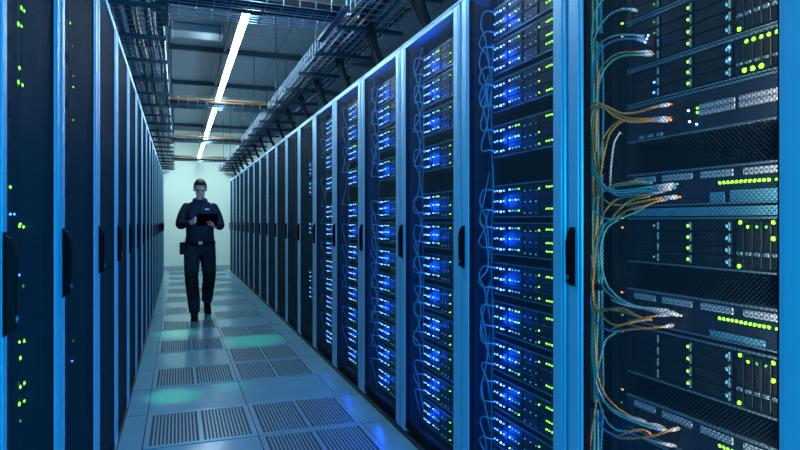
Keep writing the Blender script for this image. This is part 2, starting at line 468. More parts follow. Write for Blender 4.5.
# cables at the left edge of the blue-lit servers
def cable(name, pts, r, m, label, group, n=6, seg=6, boots=(), cat='cable'):
    o = MB().tube(catmull(pts, seg), r, n).build(name, m, smooth=True)
    tag(o, label, cat, group)
    for a, b in boots:
        MB().tube([a, Vector(a).lerp(Vector(b), .5), b], [r * 1.3, r * 1.9, r * 1.9], 8).build('connector', 'boot', o, smooth=True)
    return o
rnd = random.Random(3)
for ri in range(1, 6):
    yf = GR[ri + 1]; ymgr = yf - .115
    n = 0
    for bi, z in enumerate(ZB[:-1]):
        for q in range(2 if ri < 4 else 1):
            zz = z + (.0435 if q == 0 else -.0435) + .001
            yp = yf - .17 - .028
            dz = rnd.uniform(.07, .13) * (-1 if rnd.random() < .75 else 1)
            pts = [(XF - .004, yp, zz), (XF - .035, yp + .008, zz + .006), (XF - .045, yp + .04, zz + .004), (XF - .03, ymgr + rnd.uniform(-.005, .025), zz + dz * .35), (XF - .01, ymgr + rnd.uniform(-.02, .02), zz + dz), (XF + .012, ymgr + rnd.uniform(-.02, .02), zz + dz * 2.2)]
            cable('network_cable', pts, .0033, 'c_soft',
                  '%s teal patch cable from the top looping beside the servers in the %s right-hand rack' % (ORD[n], ORD[ri]), 'patch cables in the %s right-hand rack' % ORD[ri])
            n += 1
    for j in range(3):
        pts = [(XF + .012 + .006 * j, ymgr - .022 + .018 * j + rnd.uniform(-.008, .008), z) for z in [.1 + .21 * k for k in range(10)]]
        cable('trunk_cable', pts, .0045, 'c_soft', '%s upright cable of the bundle at the edge of the %s right-hand rack' % (ORD[j], ORD[ri]), 'upright cables in the %s right-hand rack' % ORD[ri])

# ------------------------------------------------------------------ the nearest right-hand rack
XN = XR + .07                      # face of its equipment
YF, YN = 1.473, .972               # far and near edges of the equipment faces
def unit(name, z0, z1, label, cat, face='bay', depth=.6):
    t = empty(name, (XN, YF, z0), label, cat)
    h = z1 - z0; w = YF - YN
    B(.008, depth, -w, 0, 0, h).build('chassis', 'chassis', t)
    B(-.002, .008, -w, 0, h - .005, h).box(-.002, .008, -w, 0, 0, .004).build('trim', 'trim', t)
    B(-.001, .008, -.022, 0, .004, h - .005).build('mounting_ear', face, t)
    return t, h, w
def y_at(px): return YX(px, XN) - YF
def server(z0, z1, label, rows=4, seed=0, greens=True, power=True):
    rnd = random.Random(seed)
    t, h, w = unit('rack_server', z0, z1, label, 'server')
    e = (h - .014) / rows
    for c, (ya, yb) in enumerate(((-.13, -.026), (-.245, -.135), (-.365, -.25))):
        for r in range(rows):
            zc = .006 + e * (r + .5)
            d = MB().box(.0, .008, ya + .001, yb - .001, zc - e * .44, zc + e * .44, bev=.0015)
            bay = d.build('drive_bay', 'bay', t)
            B(-.004, .0, ya + .004, ya + .009, zc - e * .34, zc + e * .34, bev=.001).build('latch', 'trim', bay)
            MBv = MB()
            for k in range(5): MBv.box(-.0006, 0, ya + .03 + .012 * k, ya + .038 + .012 * k, zc - e * .22, zc + e * .16)
            MBv.build('vent', 'dark', bay)
            if greens:
                if c == 1 : led('status_light', 'green', .008, .008, bay, ya + .014, zc, -.001)
                if c == 2: led('status_light', 'cyan', .007, .009, bay, ya + .013, zc, -.001)
                if c == 0 and rnd.random() < .45: led('status_light', rnd.choice(['green_dim', 'green', 'blue']), .007, .005, bay, ya + .02, zc, -.001)
    # upright drive bays at the near end
    n = 5; y0 = -.376; bw = (w - .376 - .008) / n
    for k in range(n):
        ya = y0 - bw * (k + 1)
        bay = B(.0, .008, ya + .0012, ya + bw - .0012, .01, h - .012, bev=.0015).build('upright_drive_bay', 'bay', t)
        B(-.004, 0, ya + .004, ya + bw - .004, h * .30, h * .36, bev=.001).build('latch', 'trim', bay)
        m = MB()
        for q in range(4): m.box(-.0006, 0, ya + .006, ya + bw - .006, h * (.42 + .09 * q), h * (.46 + .09 * q))
        m.build('vent', 'dark', bay)
    if not power: return t
    led('power_light', 'green', .009, .009, t, -.39, h * .9, -.001); led('power_light', 'green', .010, .010, t, -.387, h * .1, -.001)
    led('power_light', 'green', .009, .009, t, -.476, h * .9, -.001); led('power_light', 'green', .010, .010, t, -.476, h * .62, -.001)
    for k in (1, 2, 3): led('status_light', 'green_dim' if k > 1 else 'green', .007, .007, t, -.387 - .0235 * k, h * .82, -.001)
    return t
def switch(z0, z1, label, greens=True, vents=True):
    t, h, w = unit('network_switch', z0, z1, label, 'network switch', 'navy')
    B(.0, .008, -w, -.022, .005, h - .006).build('face_plate', 'navy', t)
    for ya, yb in ((-.115, -.03), (-.245, -.14), (-.37, -.272), (-.492, -.398)):
        B(-.003, .0, ya, yb, h - .028, h - .011, bev=.001).build('port_block', 'ports', t)
    m = MB()
    for k in range(6): m.box(-.0008, 0, -.05 - .032 * k, -.028 - .032 * k, .022, .042).box(-.0008, 0, -.05 - .032 * k, -.028 - .032 * k, .046, .066)
    m.build('socket_row', 'dark', t)
    if greens:
        for k in range(12): led('status_light', 'green', .0082, .0075, t, -.331 - .0122 * k, h - .043, -.001)
        led('status_light', 'green', .006, .006, t, -.484, h - .044, -.001)
    if vents == 'long': B(-.002, 0, -.455, -.30, .006, .022, bev=.001).build('vent_grille', 'vent', t)
    elif vents:
        B(-.002, 0, -.345, -.30, .005, .03, bev=.001).build('vent_grille', 'vent', t)
        B(-.002, 0, -.488, -.36, .005, .033, bev=.001).build('vent_grille', 'vent', t)
    return t
server(1.812, 1.99, 'wide dark server at the very top of the nearest right-hand rack', 5, 1)
server(1.668, 1.808, 'upper dark server with four rows of drive bays in nearest rack, below the topmost', 4, 2)
t = server(1.564, 1.665, 'dark server with a row of five green lights above the pale-port panel', 3, 3, True, False)
for k in range(5): led('status_light', 'green', .009, .009, t, y_at(747) - .0195 * k, .083, -.0015)
for k in range(3): led('status_light', 'green', .011, .011, t, y_at(745) - .0225 * k, .015, -.0015)
for k in range(2): led('status_light', 'blue', .007, .007, t, y_at(730), .082 - .03 * k, -.0015)
# panel with two double blocks of pale ports
t, h, w = unit('port_panel', 1.452, 1.560, 'navy patch panel with two double rows of pale ports, upper part of nearest rack', 'port panel', 'navy')
B(.0, .008, -w, -.022, .005, h - .006).build('face_plate', 'navy', t)
for ya, yb in ((-.375, -.268), (-.487, -.386)):
    for z in (.040, .056): B(-.003, 0, ya, yb, z, z + .0135, bev=.001).build('port_block', 'ports', t)
m = MB()
for k in range(3): m.box(-.001, 0, -.20 - .028 * k, -.178 - .028 * k, .03, .09)
m.build('socket_row', 'dark', t)
for y, z in ((698, .062), (698, .050), (697, .02), (690, .03), (689, .06)): led('status_light', 'green' if z > .04 and y == 698 else 'white', .007, .006, t, y_at(y), z, -.001)
for k in range(3): B(-.003, 0, -.07 - .035 * k, -.05 - .035 * k, .008, .016).build('label_strip', 'ports', t)
switch(1.262, 1.358, 'network switch with long green light row just above the bright mesh shelf')
t = empty('rack_shelf', (XN, YF, 1.234), 'bright blue mesh-fronted thin shelf between switch and server at eye level', 'shelf')
B(-.004, .0, -(YF - YN), -.03, 0, .022, bev=.001).build('front_grille', 'vent', t)
B(.0, .5, -(YF - YN), 0, 0, .006).build('shelf_plate', 'chassis', t)
server(1.098, 1.230, 'dark server right under the bright mesh shelf at eye level', 4, 4)
switch(.922, 1.020, 'network switch with long green light row below the eye-level server', vents='long')
server(.768, .912, 'dark server between the middle and the lowest network switch of nearest rack', 4, 5)
switch(.602, .702, 'lowest network switch in view in the nearest right-hand rack', vents=False)
server(.44, .59, 'dark server at the bottom edge of view in the nearest rack', 4, 6)
# thin strip of lights along the rail beside the equipment
t = empty('power_strip', (XN + .02, YF + .045, .3), 'narrow dark upright power strip with tiny lights beside the nearest rack equipment', 'power strip')
B(0, .05, -.018, .018, 0, 1.8).build('strip_body', 'chassis', t)
for k, (z, mt) in enumerate(((1.66, 'amber'), (1.63, 'green_dim'), (1.575, 'amber'), (1.53, 'green'), (1.49, 'amber'), (1.19, 'green_dim'), (.93, 'green'), (.90, 'amber'), (.70, 'amber'), (.63, 'green_dim'), (.40, 'amber'), (.36, 'green'))):
    led('outlet_light', mt, .009, .005, t, 0, z - .3 + .3, -.001)
for k in range(8): B(-.004, 0, -.012, .012, .12 + .21 * k, .17 + .21 * k, bev=.001).build('outlet', 'dark', t)
def cabinet_fill(y, x, p, color):  # added upright fill behind the door stile, brightens cables, no fixture
    o = area('cabinet_fill', (x, y, 1.15), (math.radians(90), 0, 0), .03, 1.9, color, p)
cabinet_fill(.915, XR + .045, 9.5, (1, .72, .50))
for ri in (1, 2, 3): cabinet_fill(GR[ri] + .085, XR + .05, 1.0, (.40, 1, .8))
glow((XN - .015, *YZ(652, 40, XN)), .35, .012)
glow((XN - .015, *YZ(500 + 118, 437, XN)), .15, .01)
o = tag(B(-.02, .0, -.01, .01, 0, .035, bev=.002).build('network_plug', 'chassis'), 'small plug with a glowing blue light at the top of nearest rack', 'plug')
y_, z_ = YZ(652, 47, XN); o.location = (XN, y_, z_)
for k in range(3): led('plug_light', 'white', .006, .006, o, -.008 + .006 * k, .028 - .008 * k, -.02)

# patch cables of the nearest rack, drawn from the upright bundle to their sockets
def P(px, py, off=.03):
    X = XN - off; y, z = YZ(px, py, X); return Vector((X, y, z))
NC = [('c_teal', [(591, 70), (592, 30), (597, 8), (608, -6)], 0), ('c_teal', [(592, 90), (592, 66), (594, 40), (603, 22), (614, 12), (628, 9), (638, 11)], 1),
 ('c_teal', [(590, 130), (591, 98), (593, 66), (601, 44), (614, 36), (632, 35), (650, 38)], 1), ('c_blue', [(591, 130), (592, 98), (595, 64), (604, 47), (617, 40), (634, 39), (651, 42)], 1),
 ('c_orange', [(592, 160), (595, 112), (599, 74), (608, 60), (620, 53), (638, 52), (652, 52)], 1), ('c_teal', [(592, 160), (595, 116), (600, 80), (609, 64), (622, 56), (640, 55), (654, 54)], 1),
 ('c_orange', [(592, 210), (591, 150), (590, 112), (596, 103), (606, 106), (621, 113), (638, 112), (655, 107), (672, 104)], 1),
 ('c_orange', [(593, 210), (593, 150), (592, 114), (600, 106), (612, 112), (628, 118), (648, 119), (671, 118)], 1),
 ('c_orange', [(596, 152), (597, 112), (604, 108), (616, 117), (632, 122), (650, 121), (672, 120)], 1),
 ('c_orange', [(594, 240), (598, 182), (601, 148), (607, 132), (620, 121), (636, 121), (655, 120)], 0),
 ('c_orange', [(595, 240), (600, 180), (607, 142), (614, 128), (624, 121), (642, 122)], 0),
 ('c_pale', [(610, 190), (611, 168), (614, 144), (620, 132)], 0),
 ('c_teal', [(590, 150), (591, 168), (598, 182), (609, 191), (624, 193), (645, 190), (676, 187)], 1),
 ('c_teal', [(592, 150), (593, 166), (601, 182), (612, 190), (630, 190), (650, 187), (678, 184)], 1),
 ('c_blue', [(594, 152), (595, 168), (604, 185), (616, 195), (630, 195), (650, 191), (676, 188)], 1),
 ('c_orange', [(592, 130), (596, 170), (599, 192), (609, 203), (624, 205), (640, 202), (660, 198), (681, 197)], 1),
 ('c_orange', [(592, 300), (596, 250), (602, 218), (611, 204), (622, 198), (644, 195), (668, 190)], 1),
 ('c_orange', [(616, 218), (628, 210), (640, 207), (658, 201), (668, 198)], 1),
 ('c_teal', [(652, 183), (632, 184), (614, 187), (599, 195), (593, 205), (598, 215), (612, 219), (632, 214), (650, 204), (662, 200)], 0),
 ('c_orange', [(645, 182), (630, 182), (612, 186), (600, 194)], 0), ('c_orange', [(612, 218), (622, 207), (632, 200), (650, 196)], 0),
 ('c_teal', [(614, 219), (604, 226), (598, 245), (598, 268), (604, 288), (618, 300), (640, 307), (675, 312)], 1),
 ('c_teal', [(618, 220), (607, 228), (601, 247), (602, 268), (608, 286), (622, 300), (645, 309), (678, 315)], 1),
 ('c_pale', [(612, 300), (624, 305), (640, 308), (660, 311), (682, 316)], 1),
 ('c_orange', [(591, 284), (595, 304), (604, 318), (616, 325), (634, 322), (652, 317)], 1), ('c_orange', [(601, 312), (612, 309), (624, 309), (640, 317), (652, 320)], 0),
 ('c_orange', [(601, 309), (614, 310), (628, 313), (648, 320)], 0), ('c_orange', [(612, 329), (624, 324), (636, 320), (655, 316), (672, 314)], 1),
 ('c_blue', [(589, 284), (592, 312), (599, 325), (612, 331), (624, 331)], 0), ('c_orange', [(616, 331), (634, 329), (648, 328), (662, 327), (674, 325)], 1),
 ('c_teal', [(618, 331), (606, 340), (601, 356), (597, 375), (596, 395)], 0),
 ('c_pale', [(590, 260), (591, 310), (593, 365), (599, 390), (609, 406), (626, 416), (645, 423), (664, 427)], 1), ('c_teal', [(590, 255), (592, 310), (594, 368), (602, 396), (614, 412), (632, 421), (652, 428), (668, 430)], 1),
 ('c_orange', [(591, 255), (594, 310), (597, 368), (603, 390), (614, 405), (630, 416), (650, 424)], 1), ('c_teal', [(593, 330), (596, 372), (599, 400), (606, 420), (618, 430), (640, 431)], 0),
 ('c_blue', [(591, 300), (595, 370), (596, 410), (602, 427), (612, 434), (619, 438)], 0), ('c_orange', [(619, 436), (630, 431), (644, 430), (652, 435)], 0),
 ('c_orange', [(619, 438), (636, 438), (652, 436), (668, 431), (680, 428)], 1), ('c_pale', [(644, 438), (660, 443), (676, 446)], 1),
 ('c_orange', [(596, 345), (597, 375), (596, 405), (592, 430), (589, 455)], 0)]
cname = {'c_teal': 'teal', 'c_blue': 'blue', 'c_orange': 'orange', 'c_pale': 'pale grey'}
for i, (m, pp, boot) in enumerate(NC):
    mid = [.028 + .016 * math.sin(math.pi * k / (len(pp) - 1)) + rnd.uniform(-.004, .004) for k in range(len(pp))]
    pts = [P(a, b, mid[k]) for k, (a, b) in enumerate(pp)]
    if boot: pts[-1] = P(*pp[-1], .004)
    bb = []
    if boot:
        q = catmull(pts, 6); bb = [(q[-6], q[-2])]
    ym = pp[len(pp) // 2][1]
    where = 'near the top of' if ym < 90 else 'at the pale-port panel of' if ym < 150 else 'at the eye-level switch of' if ym < 240 else 'at the middle switch of' if ym < 345 else 'at the lowest switch of'
    cable('patch_cable', pts, .0031, m, '%s patch cable, %s from the top, %s nearest rack' % (cname[m], ordinal(i), where), 'patch cables of the nearest rack', n=8, seg=8, boots=bb)
for j in range(9):
    m = ['c_teal', 'c_orange', 'c_teal', 'c_blue', 'c_orange', 'c_teal', 'c_orange', 'c_blue', 'c_pale'][j]
    pts = [(XN - .012 + .012 * (j // 3), 1.642 - .013 * (j % 3) - .006 * (j // 3) + rnd.uniform(-.006, .006), .1 + .18 * k) for k in range(12)]
    cable('trunk_cable', pts, .0035, m, '%s %s upright cable in the bundle left of the nearest rack equipment' % (ORD[j], cname[m]), 'upright bundle of the nearest rack', n=8)
for k, z in enumerate((1.80, 1.37, 1.0, .62)):
    o = B(XN - .022, XN + .032, 1.588, 1.655, z, z + .018, bev=.002).build('cable_clip', 'handle')
    tag(o, 'black clip holding the upright cable bundle, %s from the top' % ORD[k], 'cable clip', 'clips on the cable bundle')

# ------------------------------------------------------------------ dim servers of the three nearest left-hand racks
XLf = XL - .08
def left_units(ri, lights, zs):
    for n, (z0, z1) in enumerate(zs):
        t = empty('dark_server', (XLf, GL[ri] + .15, z0), '%s dark server from the top in the %s rack of the left-hand row' % (ORD[n], ORD[ri]), 'server', 'dark servers in the left racks')
        w = GL[ri + 1] - GL[ri] - .29
        B(-.6, -.006, 0, w, 0, z1 - z0).build('chassis', 'chassis', t)
        m = MB(); k = 4
        for a in range(k):
            for b_ in range(2): m.box(-.006, 0, w * a / k + .004, w * (a + 1) / k - .004, (z1 - z0) * b_ / 2 + .004, (z1 - z0) * (b_ + 1) / 2 - .004, bev=.0012)
        m.build('drive_row', 'bay', t)
        for px, py, mt, s in lights:
            u = (px - 400) / F
            y = XLf * (CT - u * ST) / (ST + u * CT); z = CAMH - (py - HOR) / F * (XLf * ST + y * CT)
            if z0 <= z <= z1 + .03: 
                o = led('status_light', mt, s, s * .9, t, y - (GL[ri] + .15), min(z - z0, z1 - z0 - .003)); o.rotation_euler = (0, 0, math.pi)
ZL = [(2.0 - .165 * k, 2.13 - .165 * k) for k in range(12)]
left_units(0, [(21, 8, 'green', .012), (24, 11, 'green', .01), (18, 24, 'green', .012), (21, 26, 'green', .009), (19, 68, 'green', .011), (18, 82, 'green', .011), (22, 85, 'green', .01), (10, 174, 'green', .009), (20, 224, 'green', .008),
 (19, 226, 'green', .01), (23, 227, 'green', .01), (10, 214, 'blue', .006), (14, 214, 'blue', .006), (19, 275, 'blue', .006), (23, 286, 'green_dim', .01), (19, 342, 'green', .008), (24, 341, 'green', .011), (20, 358, 'green', .011), (20, 387, 'green', .01), (24, 383, 'green', .011), (19, 404, 'green', .012), (24, 401, 'green', .011), (20, 421, 'green_dim', .009), (25, 421, 'green', .009)], ZL)
left_units(1, [(70, 23, 'green', .010), (74, 25, 'amber', .008), (74, 53, 'green', .014), (77, 55, 'green', .01), (73, 76, 'amber', .008), (73, 87, 'green', .009), (73, 120, 'green', .008), (72, 46, 'green_dim', .01), (73, 341, 'green_dim', .01), (72, 361, 'blue', .006), (74, 205, 'blue', .005)], ZL)
left_units(2, [(104, 60, 'green_dim', .01), (104, 330, 'green_dim', .01)], ZL)

# ------------------------------------------------------------------ overhead wire trays
def wire_tray(name, x0, x1, y0, y1, z, label, along='y', hgt=.10, pitch=.1, lp=.05, group=None):
    t = empty(name, ((x0 + x1) / 2, (y0 + y1) / 2, z), label, 'cable tray', group)
    ox, oy = (x0 + x1) / 2, (y0 + y1) / 2
    r = .0028
    L = MB(); U = MB()
    if along == 'y':
        n = max(2, round((x1 - x0) / lp)); m = round((y1 - y0) / pitch)
        lines = [(x0 + (x1 - x0) * k / n, 0) for k in range(n + 1)] + [(x, h) for x in (x0, x1) for h in (hgt * .5, hgt)]
        for x, h in lines: L.tube([(x - ox, y0 - oy, h), (x - ox, y1 - oy, h)], r, 5)
        for k in range(m + 1):
            y = y0 + (y1 - y0) * k / m - oy
            U.tube([(x0 - ox, y, hgt), (x0 - ox, y, 0), (x1 - ox, y, 0), (x1 - ox, y, hgt)], r, 4)
    else:
        n = max(2, round((y1 - y0) / lp)); m = round((x1 - x0) / pitch)
        lines = [(y0 + (y1 - y0) * k / n, 0) for k in range(n + 1)] + [(y, h) for y in (y0, y1) for h in (hgt * .5, hgt)]
        for y, h in lines: L.tube([(x0 - ox, y - oy, h), (x1 - ox, y - oy, h)], r, 5)
        for k in range(m + 1):
            x = x0 + (x1 - x0) * k / m - ox
            U.tube([(x, y0 - oy, hgt), (x, y0 - oy, 0), (x, y1 - oy, 0), (x, y1 - oy, hgt)], r, 4)
    L.build('lengthwise_wires', 'wire', t); U.build('basket_hoops', 'wire', t)
    return t
ZT = 2.47
wire_tray('wire_cable_tray', .97, 1.34, 1.5, 15.9, ZT, 'long wire basket tray running above the front of the right-hand racks')
wire_tray('wire_cable_tray', -.56, -.09, 1.5, 15.9, ZT, 'long wire basket tray running above the front of the left-hand racks')
CR = [(3.58, 3.98), (6.95, 7.25), (10.1, 10.38), (13.3, 13.58)]
for k, (a, b) in enumerate(CR):
    wire_tray('crossing_cable_tray', -.09, .97, a, b, ZT + .02, '%s wire tray crossing the aisle, counted from the camera' % ORD[k], 'x', .09, .1, .05, 'trays crossing the aisle')
# struts under the trays and rods up to the ceiling
def strut(x0, x1, y, label, group, rods=False):
    t = empty('tray_bracket', ((x0 + x1) / 2, y, ZT - .04), label, 'bracket', group)
    w = (x1 - x0) / 2
    B(-w, w, -.015, .015, .008, .034, bev=.003).build('crossbar', 'bar', t)
    for s in (-1, 1) if rods else ():
        MB().tube([(s * (w - .012), 0, .034), (s * (w - .012), 0, CEIL - ZT + .038)], .005, 6).build('hanger_rod', 'bar', t)
    return t
proto = {}
yy = 1.8; k = 0
while yy < 15.8:
    for side, (a, b) in (('right', (.94, 1.39)), ('left', (-.60, -.07))):
        lab = '%s bracket from the camera under the %s-hand cable tray' % (ORD[k], side)
        key = (side, k % 3 == 1)
        if key in proto: t = copy_tree(proto[key]); t.location.y = yy
        else: t = strut(a, b, yy, lab, 'x', k % 3 == 1); proto[key] = t
        tag(t, lab, 'bracket', 'brackets under the %s-hand tray' % side)
    yy += .645; k += 1
for x, lab in ((.93, 'right'), (-.07, 'left')):
    o = B(x - .02, x + .02, 3.45, 4.15, ZT - .005, ZT + .018, bev=.003).build('joining_bar', 'bar')
    tag(o, 'flat metal bar where the nearest crossing tray meets the %s-hand tray' % lab, 'bar', None)
# cables lying in the trays
def tray_run(x0, x1, side, n):
    for j in range(n):
        x = x0 + (x1 - x0) * (j + .5) / n
        m = ['hose', 'c_navy', 'hose', 'c_ochre', 'hose', 'hose', 'c_navy', 'hose', 'c_ochre', 'hose'][j % 10]
        pts = [(x + rnd.uniform(-.014, .014), 1.5 + .9 * k, ZT + .016 + .01 * (j % 2) + rnd.uniform(0, .014)) for k in range(17)]
        o = MB().tube(catmull(pts, 4), .012 if m == 'hose' else .008, 6).build('data_cable', m, smooth=True)
        tag(o, '%s cable from the aisle side lying lengthwise in the %s-hand tray' % (ORD[j], side), 'cable', 'cables in the %s-hand tray' % side)
tray_run(1.0, 1.32, 'right', 11)
tray_run(-.12, -.54, 'left', 13)
for k, (a, b) in enumerate(CR):
    n = 7 if k == 0 else 4
    for j in range(n):
        y = a + (b - a) * (j + .7) / (n + .6)
        m = ['hose', 'hose', 'c_ochre', 'hose', 'c_ochre', 'c_pale', 'c_ochre'][j] if k == 0 else ['hose', 'c_ochre', 'hose', 'c_ochre'][j]
        xs = [-.12 + .18 * q for q in range(7)]
        z0 = ZT + .045 + (.058 if m != 'hose' else 0)
        pts = [(x, y + rnd.uniform(-.012, .012), z0 + rnd.uniform(-.006, .006)) for x in xs]
        if j >= n - 2:        # turn into the right tray, towards the camera or away
            pts += [(1.06, y - .05, z0), (1.12 + .03 * (j % 2), y - .22, ZT + .05), (1.13 + .03 * (j % 2), y - 1.0, ZT + .05)]
        o = MB().tube(catmull(pts, 5), (.028 if k == 0 else .020) if m == 'hose' else .010, 6).build('data_cable', m, smooth=True)
        tag(o, '%s %s cable in the %s tray that crosses the aisle' % (ORD[j], {'hose': 'black', 'c_ochre': 'orange', 'c_pale': 'pale'}[m], ORD[k]), 'cable', 'cables in the crossing trays')
# thick black drops from the tray into the rack tops
for i in range(1, len(GR) - 2):
    yc = (GR[i] + GR[i + 1]) / 2 + .05
    n = 3 if i < 7 else 2
    for j in range(n):
        y = yc + .045 * j
        pts = [(1.06, y - .22, ZT + .05), (1.12, y - .09, ZT + .045), (1.165, y - .02, ZT - .03), (1.20 + .008 * j, y + .01, 2.34), (1.265 + .02 * j, y + .04, 2.222)]
        o = MB().tube(catmull(pts, 6), .0195, 8).build('cable_drop', 'hose', smooth=True)
        tag(o, '%s black hose of the drop into the top of the %s right-hand rack' % (ORD[j], ORD[i]), 'cable', 'black cable drops above the right-hand racks')
# ------------------------------------------------------------------ lamp and pale casing under the ceiling
t = empty('linear_ceiling_light', (.455, 8.2, 2.68), 'long bright white strip light hanging along the middle of the aisle', 'ceiling light')
B(-.018, .018, -5.7, 7.1, .034, .06, bev=.004).build('lamp_housing', 'housing', t)
B(-.022, .022, -5.68, 7.08, -.006, .034, bev=.004).build('diffuser', 'strip', t)
for k in range(7): MB().tube([(0, -4.5 + 1.8 * k, .06), (0, -4.5 + 1.8 * k, CEIL - 2.68)], .003, 5).build('hanging_wire', 'bar', t)
t = empty('ceiling_casing', (.16, 7.5, CEIL - .10), 'pale metal casing lying across the ceiling panels left of the strip light', 'casing')  # pale metal box under the ceiling panels, use unknown
B(-.24, .34, -.14, .14, 0, .098, bev=.01).build('casing_body', 'casing', t)
for x in (-.22, .32): B(x - .012, x + .012, -.155, .155, -.008, .098, bev=.002).build('flange', 'housing', t)

# ------------------------------------------------------------------ the technician
PX, PY = .263, 8.1
def remesh(mb, name, m, parent, voxel, smooth=4, mats=None):
    o = mb.build(name, m, parent)
    r = o.modifiers.new('r', 'REMESH'); r.mode = 'VOXEL'; r.voxel_size = voxel; r.use_smooth_shade = True
    s = o.modifiers.new('s', 'SMOOTH'); s.factor = .5; s.iterations = smooth
    dg = bpy.context.evaluated_depsgraph_get()
    me = bpy.data.meshes.new_from_object(o.evaluated_get(dg)); me.name = name
    o.modifiers.clear(); o.data = me
    me.polygons.foreach_set('use_smooth', [True] * len(me.polygons))
    return o
def limb(mb, pts, rs, n=14, seg=5):
    P_ = catmull(pts, seg); R_ = []
    for i in range(len(rs) - 1):
        for k in range(seg): R_.append(rs[i] + (rs[i + 1] - rs[i]) * k / seg)
    R_.append(rs[-1])
    mb.tube(P_, R_, n)
    mb.ell(P_[0], (R_[0],) * 3, nu=n); mb.ell(P_[-1], (R_[-1],) * 3, nu=n)
def loft(mb, rings, n=22):
    """rings of (cx, cy, z, rx, ry)"""
    vs, fs = [], []
    for cx, cy, z, rx, ry in rings:
        for k in range(n):
            a = 2 * math.pi * k / n
            c, s_ = math.cos(a), math.sin(a)
            vs.append((cx + rx * math.copysign(abs(c) ** .85, c), cy + ry * math.copysign(abs(s_) ** .85, s_), z))
    for i in range(len(rings) - 1):
        for k in range(n):
            k2 = (k + 1) % n
            fs.append((i * n + k, i * n + k2, (i + 1) * n + k2, (i + 1) * n + k))
    fs.append(tuple(range(n))[::-1]); fs.append(tuple((len(rings) - 1) * n + k for k in range(n)))
    mb.add(vs, fs)
man = empty('person', (PX, PY, 0), 'person in dark work jacket and trousers walking up the aisle, looking at a tablet', 'person')
# joints, x to the picture's right, -y towards the camera
SH_R, EL_R, WR_R = Vector((-.165, .01, 1.395)), Vector((-.238, -.04, 1.175)), Vector((-.125, -.275, 1.19))
SH_L, EL_L, WR_L = Vector((.165, .01, 1.395)), Vector((.242, -.04, 1.165)), Vector((.185, -.275, 1.165))
HIP_R, KN_R, AN_R = Vector((-.092, 0, .92)), Vector((-.105, -.13, .50)), Vector((-.07, -.17, .10))
HIP_L, KN_L, AN_L = Vector((.085, .0, .92)), Vector((.115, .06, .50)), Vector((.10, .32, .17))
body = MB()
loft(body, [(0, 0, .86, .14, .10), (0, 0, .95, .155, .105), (0, 0, 1.08, .135, .09), (0, -.01, 1.22, .155, .10), (0, -.01, 1.35, .17, .105), (0, 0, 1.43, .14, .085), (0, 0, 1.47, .07, .06)])
limb(body, [(0, .005, 1.42), (0, -.005, 1.50), (0, -.02, 1.56)], [.060, .048, .045])
TILT = Matrix.Rotation(math.radians(20), 3, 'X')      # chin down, towards the tablet
HC = Vector((0, -.062, 1.622))
def hp(x, y, z): return HC + TILT @ (Vector((x, y, z)) * .94)
body.ell(hp(0, .012, .03), (.070, .086, .092), TILT); body.ell(hp(0, -.03, -.02), (.056, .058, .080), TILT)
body.ell(hp(0, -.044, -.064), (.053, .048, .046), TILT); body.ell(hp(0, -.072, -.103), (.030, .022, .020), TILT)
body.tube([hp(0, -.088, .02), hp(0, -.104, -.008), hp(0, -.112, -.028)], [.007, .011, .014], 8); body.ell(hp(0, -.106, -.03), (.018, .014, .010), TILT)
body.tube([hp(-.045, -.078, .026), hp(0, -.092, .022), hp(.045, -.078, .026)], .010, 8)
for s in (-1, 1):
    body.ell(hp(s * .078, .005, -.005), (.010, .020, .032), TILT); body.ell(hp(s * .034, -.062, -.022), (.022, .02, .028), TILT)
body.tube([hp(-.022, -.090, -.062), hp(0, -.097, -.061), hp(.022, -.090, -.062)], .006, 8); body.tube([hp(-.018, -.088, -.073), hp(0, -.095, -.074), hp(.018, -.088, -.073)], .006, 8)
for s, E_, Wt in ((SH_R, EL_R, WR_R), (SH_L, EL_L, WR_L)):
    limb(body, [s, (s + E_) / 2, E_, (E_ + Wt) / 2, Wt], [.052, .045, .038, .036, .024])
for h_, k_, a_ in ((HIP_R, KN_R, AN_R), (HIP_L, KN_L, AN_L)):
    limb(body, [h_, (h_ + k_) / 2, k_, (k_ + a_) / 2 + Vector((0, .02, .03)), a_], [.085, .072, .052, .052, .036])
def hand(mb, wrist, tips_dir, side, palm_to):
    """palm from the wrist to palm_to, four bent fingers, one thumb"""
    ax = (palm_to - wrist).normalized()
    lat = Vector(tips_dir).normalized()          # direction across the knuckles
    nrm = ax.cross(lat).normalized()
    for k in range(4):
        o = lat * (.0225 * (k - 1.5))
        mb.tube([wrist + o * .6, palm_to + o], [.014, .0115], 8); mb.ell(palm_to + o, (.0115,) * 3, nu=8, nv=6)
        L = (.036, .042, .039, .030)[k]
        p1 = palm_to + o; p2 = p1 + (ax * .9 + nrm * .35 * side).normalized() * L; p3 = p2 + (ax * .45 + nrm * .9 * side).normalized() * L * .8
        mb.tube([p1, p2, p3], [.0092, .0082, .007], 8); mb.ell(p2, (.0088,) * 3, nu=8, nv=6); mb.ell(p3, (.0075,) * 3, nu=8, nv=6)
    b = wrist.lerp(palm_to, .3) - lat * .026
    p2 = b + (ax * .7 - lat * .7).normalized() * .035; p3 = p2 + (ax * .9 - lat * .15 - nrm * .2 * side).normalized() * .03
    mb.tube([b, p2, p3], [.0135, .011, .009], 8); mb.ell(p2, (.011,) * 3, nu=8, nv=6); mb.ell(p3, (.009,) * 3, nu=8, nv=6)
# right hand grips the left edge of the tablet, left hand supports it from below and behind
PR = Vector((-.075, -.315, 1.225)); PL = Vector((.135, -.335, 1.195))
hand(body, WR_R, (-.35, .25, -.85), 1, PR)
hand(body, WR_L, (-.25, -.1, -.95), -1, PL)
bo = remesh(body, 'body', 'skin', man, .0042, 2)
